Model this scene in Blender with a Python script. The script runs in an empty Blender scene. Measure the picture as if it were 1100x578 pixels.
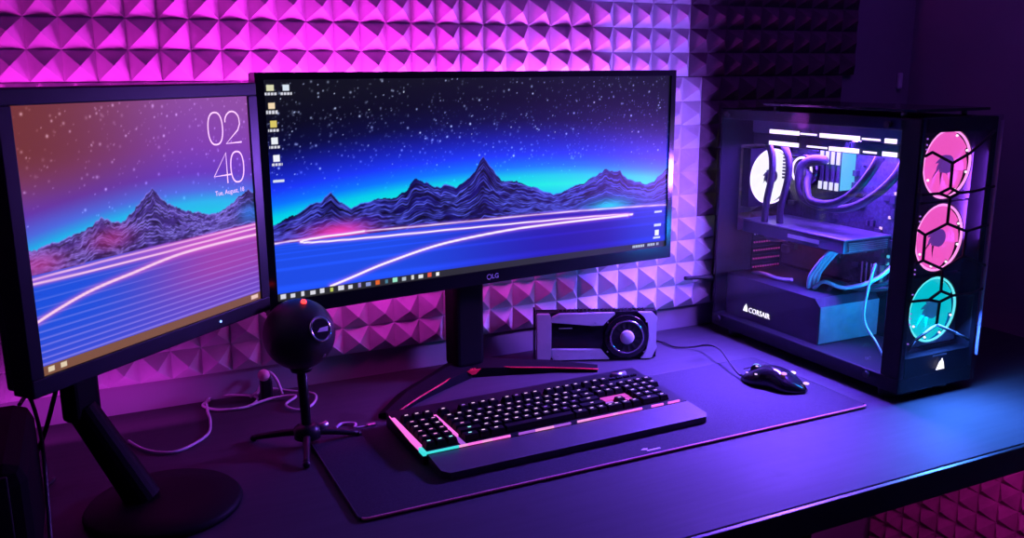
import bpy, bmesh, math, random
import numpy as np
from mathutils import Vector, Matrix, noise as mnoise

S = bpy.context.scene
C = S.collection
DZ = 0.75                       # height of the desk top above the floor
R = math.radians
random.seed(4)
rng = np.random.default_rng(7)

# ------------------------------------------------------------------ materials
def lin(c):
    return tuple(((x / 12.92) if x <= .04045 else ((x + .055) / 1.055) ** 2.4) for x in c)

MATS = {}
def mat(name, col, rough=.5, metal=0., var=.12, scale=40., bump=0., bscale=200., emit=None, es=0., spec=.5, coat=0.):
    """plain surface with a little procedural mottling; col is linear"""
    if name in MATS: return MATS[name]
    m = bpy.data.materials.new(name); m.use_nodes = True
    nt = m.node_tree; b = nt.nodes['Principled BSDF']
    tc = nt.nodes.new('ShaderNodeTexCoord')
    nz = nt.nodes.new('ShaderNodeTexNoise'); nz.inputs['Scale'].default_value = scale
    nz.inputs['Detail'].default_value = 4
    nt.links.new(tc.outputs['Object'], nz.inputs['Vector'])
    rp = nt.nodes.new('ShaderNodeValToRGB')
    rp.color_ramp.elements[0].position = .3; rp.color_ramp.elements[1].position = .7
    rp.color_ramp.elements[0].color = (*[c * (1 - var) for c in col], 1)
    rp.color_ramp.elements[1].color = (*[min(1, c * (1 + var)) for c in col], 1)
    nt.links.new(nz.outputs['Fac'], rp.inputs['Fac'])
    nt.links.new(rp.outputs['Color'], b.inputs['Base Color'])
    b.inputs['Roughness'].default_value = rough
    b.inputs['Metallic'].default_value = metal
    b.inputs['Specular IOR Level'].default_value = spec
    if coat: b.inputs['Coat Weight'].default_value = coat
    if bump:
        n2 = nt.nodes.new('ShaderNodeTexNoise'); n2.inputs['Scale'].default_value = bscale
        nt.links.new(tc.outputs['Object'], n2.inputs['Vector'])
        bp = nt.nodes.new('ShaderNodeBump'); bp.inputs['Strength'].default_value = bump
        bp.inputs['Distance'].default_value = .001
        nt.links.new(n2.outputs['Fac'], bp.inputs['Height']); nt.links.new(bp.outputs['Normal'], b.inputs['Normal'])
    if emit:
        b.inputs['Emission Color'].default_value = (*emit, 1)
        b.inputs['Emission Strength'].default_value = es
    MATS[name] = m
    return m

def glass(name, tint, gloss=.06, rough=.02):
    """thin pane: lets light straight through with a tint, plus a Fresnel sheen"""
    if name in MATS: return MATS[name]
    m = bpy.data.materials.new(name); m.use_nodes = True
    nt = m.node_tree; nt.nodes.clear()
    out = nt.nodes.new('ShaderNodeOutputMaterial')
    tr = nt.nodes.new('ShaderNodeBsdfTransparent'); tr.inputs['Color'].default_value = (*tint, 1)
    gl = nt.nodes.new('ShaderNodeBsdfGlossy'); gl.inputs['Roughness'].default_value = rough
    lw = nt.nodes.new('ShaderNodeLayerWeight'); lw.inputs['Blend'].default_value = .5
    pw = nt.nodes.new('ShaderNodeMath'); pw.operation = 'POWER'; pw.inputs[1].default_value = 5
    ma = nt.nodes.new('ShaderNodeMath'); ma.operation = 'MULTIPLY_ADD'; ma.inputs[1].default_value = .5; ma.inputs[2].default_value = .025
    mx = nt.nodes.new('ShaderNodeMixShader')
    nt.links.new(lw.outputs['Facing'], pw.inputs[0]); nt.links.new(pw.outputs[0], ma.inputs[0])
    nt.links.new(ma.outputs[0], mx.inputs['Fac'])
    nt.links.new(tr.outputs[0], mx.inputs[1]); nt.links.new(gl.outputs[0], mx.inputs[2])
    nt.links.new(mx.outputs[0], out.inputs['Surface'])
    MATS[name] = m
    return m

def screen_mat(name, strength, attr='picture'):
    m = bpy.data.materials.new(name); m.use_nodes = True
    nt = m.node_tree; b = nt.nodes['Principled BSDF']
    a = nt.nodes.new('ShaderNodeAttribute'); a.attribute_name = attr
    b.inputs['Base Color'].default_value = (.004, .004, .005, 1)
    b.inputs['Roughness'].default_value = .5
    b.inputs['Specular IOR Level'].default_value = .15
    nt.links.new(a.outputs['Color'], b.inputs['Emission Color'])
    b.inputs['Emission Strength'].default_value = strength
    return m

M = dict(
    black=mat('black_plastic', (.012, .012, .014), .42),
    gloss=mat('gloss_black_plastic', (.008, .008, .01), .18),
    satin=mat('satin_black_plastic', (.010, .010, .013), .34, spec=.35),
    rubber=mat('black_rubber', (.012, .012, .013), .65),
    metal_black=mat('black_painted_steel', (.007, .007, .009), .5, spec=.2),
    steel=mat('bare_steel', (.55, .55, .58), .3, 1.),
    chrome=mat('chrome', (.8, .8, .82), .12, 1.),
    silver=mat('silver_die_cast', (.62, .63, .66), .38, .25, var=.06),
    pcb=mat('dark_circuit_board', (.03, .03, .045), .45, var=.5, scale=160),
    heat=mat('dark_heatsink_alloy', (.10, .10, .13), .35, .8),
    tube=mat('sleeved_black_hose', (.03, .03, .035), .4, bump=.4, bscale=900),
    sleeve=mat('pale_sleeved_cable', (.5, .5, .55), .5),
    clear=mat('pale_clear_cable', (.62, .6, .66), .25),
    white=mat('white_plastic', (.75, .75, .78), .4),
    red=mat('red_trim', (.7, .02, .03), .4),
    vent_glow=mat('painted_vent_glow', (.8, .12, .25), .5),  # pink colour stands in for lit wall seen through the holes
    foam_light=mat('pale_acoustic_foam', (.62, .6, .62), .9, var=.08, scale=30, bump=.5, bscale=700, spec=.1),
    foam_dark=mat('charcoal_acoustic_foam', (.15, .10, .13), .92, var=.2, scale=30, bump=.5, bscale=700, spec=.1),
    foam_red=mat('burgundy_acoustic_foam', (.45, .2, .3), .9, var=.25, scale=18, bump=.5, bscale=700, spec=.1),
    wall=mat('painted_wall', (.28, .27, .3), .8, var=.06, scale=6, bump=.15, bscale=120),
    floor=mat('dark_floor', (.06, .055, .06), .5, var=.25, scale=5),
    pad=mat('black_cloth_pad', (.036, .036, .042), .75, var=.15, scale=300, bump=.4, bscale=2500, spec=.12),
    stitch=mat('red_edge_stitching', (.65, .2, .24), .6, var=.3, scale=600),
    keycap=mat('matte_black_keycap', (.004, .004, .005), .6, spec=.12),
    stand=mat('matte_black_stand', (.004, .004, .005), .6, spec=.12),
    fabric=mat('black_speaker_cloth', (.004, .004, .005), .85, spec=.1),
    black_stitch=mat('black_edge_stitching', (.02, .02, .025), .7),
    padlogo=mat('pale_woven_logo', (.6, .6, .65), .6),
)

# desk top: dark laminate with faint wood grain and a few worn smudges
def desk_material():
    m = bpy.data.materials.new('dark_wood_laminate'); m.use_nodes = True
    nt = m.node_tree; b = nt.nodes['Principled BSDF']
    tc = nt.nodes.new('ShaderNodeTexCoord')
    mp = nt.nodes.new('ShaderNodeMapping'); mp.inputs['Scale'].default_value = (3, 40, 3)
    nz = nt.nodes.new('ShaderNodeTexNoise'); nz.inputs['Scale'].default_value = 2.5; nz.inputs['Detail'].default_value = 6
    nt.links.new(tc.outputs['Object'], mp.inputs['Vector']); nt.links.new(mp.outputs[0], nz.inputs['Vector'])
    rp = nt.nodes.new('ShaderNodeValToRGB')
    rp.color_ramp.elements[0].position = .25; rp.color_ramp.elements[1].position = .75
    rp.color_ramp.elements[0].color = (.048, .048, .052, 1); rp.color_ramp.elements[1].color = (.058, .058, .062, 1)
    nt.links.new(nz.outputs['Fac'], rp.inputs['Fac'])
    n2 = nt.nodes.new('ShaderNodeTexNoise'); n2.inputs['Scale'].default_value = 9; n2.inputs['Detail'].default_value = 3
    nt.links.new(tc.outputs['Object'], n2.inputs['Vector'])
    r2 = nt.nodes.new('ShaderNodeValToRGB')
    r2.color_ramp.elements[0].position = .27; r2.color_ramp.elements[1].position = .36
    r2.color_ramp.elements[0].color = (.75, .75, .75, 1); r2.color_ramp.elements[1].color = (1, 1, 1, 1)
    nt.links.new(n2.outputs['Fac'], r2.inputs['Fac'])
    mx = nt.nodes.new('ShaderNodeMixRGB'); mx.blend_type = 'MULTIPLY'; mx.inputs['Fac'].default_value = 1
    nt.links.new(rp.outputs[0], mx.inputs[1]); nt.links.new(r2.outputs[0], mx.inputs[2])
    nt.links.new(mx.outputs[0], b.inputs['Base Color'])
    rr = nt.nodes.new('ShaderNodeMapRange'); rr.inputs['To Min'].default_value = .55; rr.inputs['To Max'].default_value = .72
    nt.links.new(n2.outputs['Fac'], rr.inputs['Value']); nt.links.new(rr.outputs[0], b.inputs['Roughness'])
    b.inputs['Specular IOR Level'].default_value = .15
    return m
M['desk'] = desk_material()

def glow(name, col, s):
    return mat(name, (.02, .02, .02), .4, emit=col, es=s, var=0)
G = dict(
    white=glow('white_light', (.8, .62, 1.), 2.2),
    fan_white=glow('white_lit_blades', (.95, .93, 1.), 1.15),
    pink=glow('pink_lit_blades', (1., .11, .58), 1.1),
    pink2=glow('pink_lit_ring', (1., .3, .72), 1.6),
    cyan=glow('cyan_lit_blades', (.0, .72, .78), .95),
    cyan2=glow('cyan_lit_ring', (.15, .95, .95), 1.2),
    hubp=glow('violet_lit_hub', (.25, .06, .6), .55),
    hubc=glow('blue_lit_hub', (.02, .25, .65), .5),
    key_w=glow('white_key_legend', (.95, .62, .9), 1.1),
    key_p=glow('pink_key_legend', (1., .35, .8), .95),
    key_v=glow('violet_key_legend', (.5, .2, 1.), .8),
    key_c=glow('cyan_key_legend', (.35, .95, .9), 1.2),
    bar_p=glow('pink_key_spill', (1., .16, .75), 1.1),
    bar_v=glow('violet_key_spill', (.5, .12, .9), .75),
    bar_c=glow('cyan_key_spill', (.05, .8, .8), .95),
    plate_p=glow('pink_plate_spill', (.9, .08, .55), .75),
    red=glow('red_indicator', (1., .03, .03), 4.),
    blue=glow('blue_indicator', (.2, .35, 1.), 3.),
    logo=glow('white_lit_logo', (.95, .9, 1.), 1.6),
    led=glow('white_fan_led', (1., .85, .95), 1.5),
    ram=glow('white_lit_memory', (.8, .8, 1.), 1.1),
    ramc=glow('cyan_lit_memory', (.1, .7, .9), .8),
)

# ------------------------------------------------------------------ mesh builder
class MB:
    def __init__(s):
        s.bm = bmesh.new()
    def _new(s, before, mi=0, smooth=False):
        s.bm.faces.ensure_lookup_table()
        for f in s.bm.faces[before:]:
            f.material_index = mi; f.smooth = smooth
    def box(s, c, size, rot=None, bev=0., mi=0, seg=2):
        nf = len(s.bm.faces)
        mtx = Matrix.Translation(c) @ (rot.to_4x4() if rot else Matrix()) @ Matrix.Diagonal((*size, 1))
        r = bmesh.ops.create_cube(s.bm, size=1, matrix=mtx)
        if bev:
            es = list({e for v in r['verts'] for e in v.link_edges})
            bmesh.ops.bevel(s.bm, geom=es, offset=bev, segments=seg, affect='EDGES', profile=.5)
        s._new(nf, mi); return s
    def b2(s, lo, hi, bev=0., mi=0):
        lo, hi = Vector(lo), Vector(hi)
        return s.box((lo + hi) / 2, hi - lo, bev=bev, mi=mi)
    def frustum(s, c, base, top, h, mi=0, topmi=None):
        x, y, z = c
        bx, by = base[0] / 2, base[1] / 2; tx, ty = top[0] / 2, top[1] / 2
        v = [s.bm.verts.new(p) for p in ((x - bx, y - by, z), (x + bx, y - by, z), (x + bx, y + by, z), (x - bx, y + by, z),
             (x - tx, y - ty, z + h), (x + tx, y - ty, z + h), (x + tx, y + ty, z + h), (x - tx, y + ty, z + h))]
        for k, q in enumerate(((3, 2, 1, 0), (4, 5, 6, 7), (0, 1, 5, 4), (1, 2, 6, 5), (2, 3, 7, 6), (3, 0, 4, 7))):
            f = s.bm.faces.new([v[i] for i in q]); f.material_index = mi
        return s
    def quad(s, pts, mi=0):
        f = s.bm.faces.new([s.bm.verts.new(p) for p in pts]); f.material_index = mi; return s
    def cyl(s, a, b, r, r2=None, seg=24, mi=0, smooth=True, cap=True):
        a, b = Vector(a), Vector(b); d = b - a
        nf = len(s.bm.faces)
        q = d.to_track_quat('Z', 'Y').to_matrix().to_4x4()
        bmesh.ops.create_cone(s.bm, cap_ends=cap, segments=seg, radius1=r, radius2=r if r2 is None else r2, depth=d.length,
                              matrix=Matrix.Translation((a + b) / 2) @ q)
        s.bm.faces.ensure_lookup_table()
        for f in s.bm.faces[nf:]:
            f.material_index = mi; f.smooth = smooth and len(f.verts) == 4
        return s
    def sphere(s, c, r, scale=(1, 1, 1), u=32, v=20, mi=0, rot=None):
        nf = len(s.bm.faces)
        bmesh.ops.create_uvsphere(s.bm, u_segments=u, v_segments=v, radius=r,
                                  matrix=Matrix.Translation(c) @ (rot.to_4x4() if rot else Matrix()) @ Matrix.Diagonal((*scale, 1)))
        s._new(nf, mi, True); return s
    def torus(s, c, axis, Rr, r, seg=40, ring=10, mi=0, arc=(0, 2 * math.pi)):
        ax = Vector(axis).normalized(); q = ax.to_track_quat('Z', 'Y').to_matrix()
        full = abs(arc[1] - arc[0] - 2 * math.pi) < 1e-4
        n = seg if full else seg + 1
        rows = []
        for i in range(n):
            t = arc[0] + (arc[1] - arc[0]) * i / seg
            row = []
            for j in range(ring):
                p = 2 * math.pi * j / ring
                L = Vector(((Rr + r * math.cos(p)) * math.cos(t), (Rr + r * math.cos(p)) * math.sin(t), r * math.sin(p)))
                row.append(s.bm.verts.new(Vector(c) + q @ L))
            rows.append(row)
        for i in range(n if full else n - 1):
            for j in range(ring):
                f = s.bm.faces.new((rows[i][j], rows[(i + 1) % n][j], rows[(i + 1) % n][(j + 1) % ring], rows[i][(j + 1) % ring]))
                f.smooth = True; f.material_index = mi
        return s
    def tube(s, pts, r, ring=8, sub=6, mi=0, flat=1.):
        P = [Vector(p) for p in pts]
        path = []
        for i in range(len(P) - 1):
            p0 = P[max(i - 1, 0)]; p1 = P[i]; p2 = P[i + 1]; p3 = P[min(i + 2, len(P) - 1)]
            for k in range(sub):
                t = k / sub
                path.append(.5 * ((2 * p1) + (p2 - p0) * t + (2 * p0 - 5 * p1 + 4 * p2 - p3) * t * t + (3 * p1 - p0 - 3 * p2 + p3) * t ** 3))
        path.append(P[-1])
        rows = []; up = None
        for i, p in enumerate(path):
            d = (path[min(i + 1, len(path) - 1)] - path[max(i - 1, 0)]).normalized()
            if up is None:
                up = Vector((0, 0, 1)) if abs(d.z) < .9 else Vector((1, 0, 0))
            sd = d.cross(up)
            if sd.length < 1e-4: sd = d.orthogonal()
            sd.normalize(); up = sd.cross(d).normalized()
            rr = r(i / (len(path) - 1)) if callable(r) else r
            rows.append([s.bm.verts.new(p + (sd * math.cos(a) + up * math.sin(a) * flat) * rr) for a in [2 * math.pi * j / ring for j in range(ring)]])
        for i in range(len(rows) - 1):
            for j in range(ring):
                f = s.bm.faces.new((rows[i][j], rows[i][(j + 1) % ring], rows[i + 1][(j + 1) % ring], rows[i + 1][j]))
                f.smooth = True; f.material_index = mi
        for e, rv in ((rows[0], True), (rows[-1], False)):
            f = s.bm.faces.new(list(reversed(e)) if rv else e); f.material_index = mi
        return s
    def prism(s, poly, fn, t0, t1, mi=0):
        """poly: 2-D outline (ccw); fn(u, v, t) -> point; extruded between t0 and t1"""
        a = [s.bm.verts.new(fn(u, v, t0)) for u, v in poly]; b = [s.bm.verts.new(fn(u, v, t1)) for u, v in poly]
        n = len(poly)
        fs = [s.bm.faces.new(a), s.bm.faces.new(list(reversed(b)))]
        for i in range(n):
            fs.append(s.bm.faces.new((a[(i + 1) % n], a[i], b[i], b[(i + 1) % n])))
        for f in fs: f.material_index = mi
        return s
    def lathe(s, prof, c=(0, 0, 0), axis=(0, 0, 1), seg=40, mi=0):
        q = Vector(axis).normalized().to_track_quat('Z', 'Y').to_matrix(); c = Vector(c)
        rows = [[s.bm.verts.new(c + q @ Vector((r * math.cos(2 * math.pi * j / seg), r * math.sin(2 * math.pi * j / seg), h))) for j in range(seg)] for r, h in prof]
        for i in range(len(rows) - 1):
            for j in range(seg):
                f = s.bm.faces.new((rows[i][j], rows[i][(j + 1) % seg], rows[i + 1][(j + 1) % seg], rows[i + 1][j])); f.smooth = True; f.material_index = mi
        f = s.bm.faces.new(list(reversed(rows[0]))); f.material_index = mi
        f = s.bm.faces.new(rows[-1]); f.material_index = mi
        return s
    def build(s, name, mats, parent=None, off=None, fix=True):
        if off is not None: bmesh.ops.translate(s.bm, verts=s.bm.verts, vec=-Vector(off))
        if fix: bmesh.ops.recalc_face_normals(s.bm, faces=s.bm.faces)
        me = bpy.data.meshes.new(name); s.bm.to_mesh(me); s.bm.free()
        for m in (mats if isinstance(mats, (list, tuple)) else [mats]): me.materials.append(m)
        o = bpy.data.objects.new(name, me); C.objects.link(o)
        if parent is not None: o.parent = parent
        return o

def tag(o, label=None, cat=None, group=None, kind=None):
    if label: o['label'] = label
    if cat: o['category'] = cat
    if group: o['group'] = group
    if kind: o['kind'] = kind
    return o
def thing(name, label, cat, loc, rz=0., group=None):
    o = bpy.data.objects.new(name, None); C.objects.link(o)
    o.empty_display_size = .05
    o.location = loc; o.rotation_euler = (0, 0, rz)
    return tag(o, label, cat, group)
def text_mesh(name, body, size, mtx, m, parent, extrude=.0004, align='CENTER'):
    cu = bpy.data.curves.new(name, 'FONT'); cu.body = body; cu.size = size; cu.extrude = extrude; cu.align_x = align; cu.align_y = 'CENTER'
    cu.resolution_u = 3
    t = bpy.data.objects.new(name + '_t', cu)
    me = bpy.data.meshes.new_from_object(t)
    bpy.data.objects.remove(t); bpy.data.curves.remove(cu)
    me.transform(mtx); me.name = name
    me.materials.clear(); me.materials.append(m)
    o = bpy.data.objects.new(name, me); C.objects.link(o); o.parent = parent
    return o

# ------------------------------------------------------------------ the room
RX0, RX1, RY0, RZ1 = -1.3, 1.925, -2.7, 2.4
def struct(name, lo, hi, m):
    return tag(MB().b2(lo, hi).build(name, m), kind='structure')
struct('floor', (RX0 - .1, RY0 - .1, -.1), (RX1 + .1, .1, 0), M['floor'])
struct('ceiling', (RX0 - .1, RY0 - .1, RZ1), (RX1 + .1, .1, RZ1 + .1), M['wall'])
struct('wall_back', (RX0 - .1, 0, 0), (RX1 + .1, .1, RZ1), M['wall'])
struct('wall_right', (RX1, RY0 - .1, 0), (RX1 + .1, 0, RZ1), M['wall'])
struct('wall_left', (RX0 - .1, RY0 - .1, 0), (RX0, 0, RZ1), M['wall'])
struct('wall_front', (RX0 - .1, RY0 - .1, 0), (RX1 + .1, RY0, RZ1), M['wall'])

# pyramid foam: slab + pyramids; fn maps (u, v, w) -> world, w away from the wall
def foam(name, cells, pu, pv, u0, v0, fn, m, h=.026, slab=.012):
    s = MB()
    cells = set(cells); vv = {}
    def V(u, v, w):
        k = (round(u, 5), round(v, 5), round(w, 5))
        if k not in vv: vv[k] = s.bm.verts.new(fn(u, v, w))
        return vv[k]
    for i, j in sorted(cells):
        ua, ub, va, vb = u0 + i * pu, u0 + (i + 1) * pu, v0 + j * pv, v0 + (j + 1) * pv
        r = random.Random(i * 131 + j)
        um = (ua + ub) / 2 + r.uniform(-.0012, .0012); vm = (va + vb) / 2 + r.uniform(-.0012, .0012)
        a, b, c, d = V(ua, va, slab), V(ub, va, slab), V(ub, vb, slab), V(ua, vb, slab)
        ap = s.bm.verts.new(fn(um, vm, slab + h))
        for q in ((a, b, ap), (b, c, ap), (c, d, ap), (d, a, ap)): s.bm.faces.new(q)
        A, B, Cc, D = V(ua, va, .0005), V(ub, va, .0005), V(ub, vb, .0005), V(ua, vb, .0005)
        for (di, dj), q in (((0, -1), (A, B, b, a)), ((1, 0), (B, Cc, c, b)), ((0, 1), (Cc, D, d, c)), ((-1, 0), (D, A, a, d))):
            if (i + di, j + dj) not in cells: s.bm.faces.new(q)
    return s.build(name, m)
back = lambda u, v, w: Vector((u, -w, DZ + v))
right = lambda u, v, w: Vector((RX1 - w, u, DZ + v))
UP, LP = .0495, .0525
up0 = -.065 - 16 * UP
o = foam('acoustic_foam', [(i, j) for i in range(42) for j in range(10)], UP, .0508, up0, .581, back, M['foam_light'])
tag(o, 'pale pyramid foam lining the upper wall above both monitors', 'acoustic foam')
lo0 = 1.26 - 40 * LP
o = foam('acoustic_foam', [(i, j) for i in range(40) for j in range(10)] + [(40, j) for j in range(4)], LP, LP, lo0, .0545, back, M['foam_light'])
tag(o, 'pale pyramid foam on the wall behind and below the wide monitor', 'acoustic foam')
uend = up0 + 42 * UP
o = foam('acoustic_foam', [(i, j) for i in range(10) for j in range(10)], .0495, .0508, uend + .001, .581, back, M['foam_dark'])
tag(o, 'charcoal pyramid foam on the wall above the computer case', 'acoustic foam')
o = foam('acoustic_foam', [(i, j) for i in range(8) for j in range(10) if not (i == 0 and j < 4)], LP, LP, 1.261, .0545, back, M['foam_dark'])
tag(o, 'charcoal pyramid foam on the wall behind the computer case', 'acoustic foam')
o = foam('acoustic_foam', [(i, j) for i in range(18) for j in range(13)], .0525, .0525, -.96, -.748, right, M['foam_red'], h=.03)
tag(o, 'burgundy pyramid foam on the side wall underneath the desk', 'acoustic foam')

# ------------------------------------------------------------------ desk
desk = thing('desk', 'long dark laminate desk with black front edge running along the foam wall', 'desk', (.55, -.4, 0))
dk = MB(); dk.b2((-1.05, -.798, DZ - .032), (1.875, -.003, DZ), bev=.0015); dk.build('desk_top', M['desk'], desk, desk.location)
e = MB(); e.b2((-1.05, -.806, DZ - .045), (1.875, -.7985, DZ - .0015), bev=.001); e.build('front_edge', M['black'], desk, desk.location)
for x in (-.95, .9):
    for y in (-.72, -.08):
        l = MB(); l.b2((x - .03, y - .03, .002), (x + .03, y + .03, DZ - .0325), bev=.003)
        l.build('leg', M['metal_black'], desk, desk.location)
r_ = MB(); r_.b2((-.9, -.1, DZ - .1), (.87, -.075, DZ - .0325)); r_.build('rear_rail', M['metal_black'], desk, desk.location)

# ------------------------------------------------------------------ screen pictures (computed, stored per vertex)
def sm(e0, e1, x):
    t = np.clip((x - e0) / (e1 - e0), 0, 1); return t * t * (3 - 2 * t)
def lerp(a, b, t):
    a = np.asarray(a, float); b = np.asarray(b, float); return a + (b - a) * t[..., None]
def ramp(x, stops):
    xs = [s[0] for s in stops]
    return np.stack([np.interp(x, xs, [s[1][k] for s in stops]) for k in range(3)], -1)
def fnoise(u, seed, octs=((9, .5), (23, .3), (61, .2))):
    r = np.random.default_rng(seed); out = np.zeros_like(u)
    for f, a in octs:
        g = r.uniform(-1, 1, f + 3); x = np.clip(u, 0, 1) * f
        i = x.astype(int); t = x - i; t = t * t * (3 - 2 * t)
        out += a * (g[i] * (1 - t) + g[i + 1] * t)
    return out
def seglines(U, V, pts, asp):
    d = np.full(U.shape, 9.)
    for (a, b), (c, e) in zip(pts[:-1], pts[1:]):
        ax, ay, bx, by = a * asp, b, c * asp, e
        px, py = U * asp, V; dx, dy = bx - ax, by - ay
        t = np.clip(((px - ax) * dx + (py - ay) * dy) / (dx * dx + dy * dy + 1e-12), 0, 1)
        d = np.minimum(d, np.hypot(px - ax - t * dx, py - ay - t * dy))
    return d
def smooth_pts(p, n=8):
    out = []
    for i in range(len(p) - 1):
        p0, p1, p2, p3 = [np.array(p[k]) for k in (max(i - 1, 0), i, i + 1, min(i + 2, len(p) - 1))]
        for k in range(n):
            t = k / n
            out.append(tuple(.5 * (2 * p1 + (p2 - p0) * t + (2 * p0 - 5 * p1 + 4 * p2 - p3) * t * t + (3 * p1 - p0 - 3 * p2 + p3) * t ** 3)))
    return out + [p[-1]]
def add_stars(img, U, V, n, lo, hi, asp, seed, gain=1., size=1.):
    r = np.random.default_rng(seed); H, Wd = U.shape
    for _ in range(n):
        u, v = r.uniform(0, 1), lo + (hi - lo) * r.uniform(0, 1) ** .7
        b = gain * (.25 + .75 * r.uniform(0, 1) ** 3); rad = size * (.55 + .9 * r.uniform(0, 1) ** 3)
        cx, cy = u * (Wd - 1), v * (H - 1)
        x0, x1, y0, y1 = int(max(0, cx - 4)), int(min(Wd, cx + 5)), int(max(0, cy - 4)), int(min(H, cy + 5))
        yy, xx = np.mgrid[y0:y1, x0:x1]
        g = b * np.exp(-((xx - cx) ** 2 + (yy - cy) ** 2) / (2 * rad * rad))
        img[y0:y1, x0:x1] += g[..., None] * np.array([.8, .85, 1.])
def mountains(img, U, V, sky, base_pts, seed, wire, dark, bright, n=17, asp=1.):
    """ridge lines stacked from the skyline down to the plain"""
    H, W = U.shape; u = U[0]
    xs = [p[0] for p in sky]; ys = [p[1] for p in sky]
    jag = fnoise(u, seed, ((28, .5), (60, .5), (130, .35)))
    h = np.interp(u, xs, ys); b = np.interp(u, [p[0] for p in base_pts], [p[1] for p in base_pts])
    rel = np.maximum(h - b, .02)
    h = h + jag * .075 * rel
    r = np.random.default_rng(seed + 9)
    phase = fnoise(u, seed + 3, ((9, .6), (21, .5))) * 1.1
    out = img
    for k in range(n):
        t = k / n
        lat = fnoise(np.clip(u * .97 + .03 * t, 0, 1), seed + 20 + k // 4, ((18, .5), (44, .45), (100, .3)))
        p = b + (h - b) * (1 - t) ** (1.0 + .35 * phase) + lat * .11 * rel * min(1, 5 * t) * (1 - .5 * t)
        p = np.minimum(p, h)
        m = V < p[None, :]
        shade = (.62 + .5 * np.clip(fnoise(u + .012 * k, seed + 40 + k, ((22, .6), (50, .5))), -.8, .8))
        col = np.array(dark)[None, :] * shade[:, None]
        out = np.where((m & (V > b[None, :] - .012))[..., None], np.broadcast_to(col[None], img.shape), out)
        g = np.clip(.55 + .8 * fnoise(np.clip(u + .02 * k, 0, 1), seed + 60 + k, ((16, .6), (48, .5), (110, .4))), .06, 1.)
        a_ = np.exp(-((V - p[None, :]) / .0036) ** 2) * g[None, :] * (V > b[None, :] - .012)
        out = lerp(out, np.broadcast_to(np.array(wire), img.shape), np.clip(a_, 0, 1))
    img[...] = out
    return None, np.broadcast_to(h[None, :], U.shape), np.broadcast_to(b[None, :], U.shape)

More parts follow.
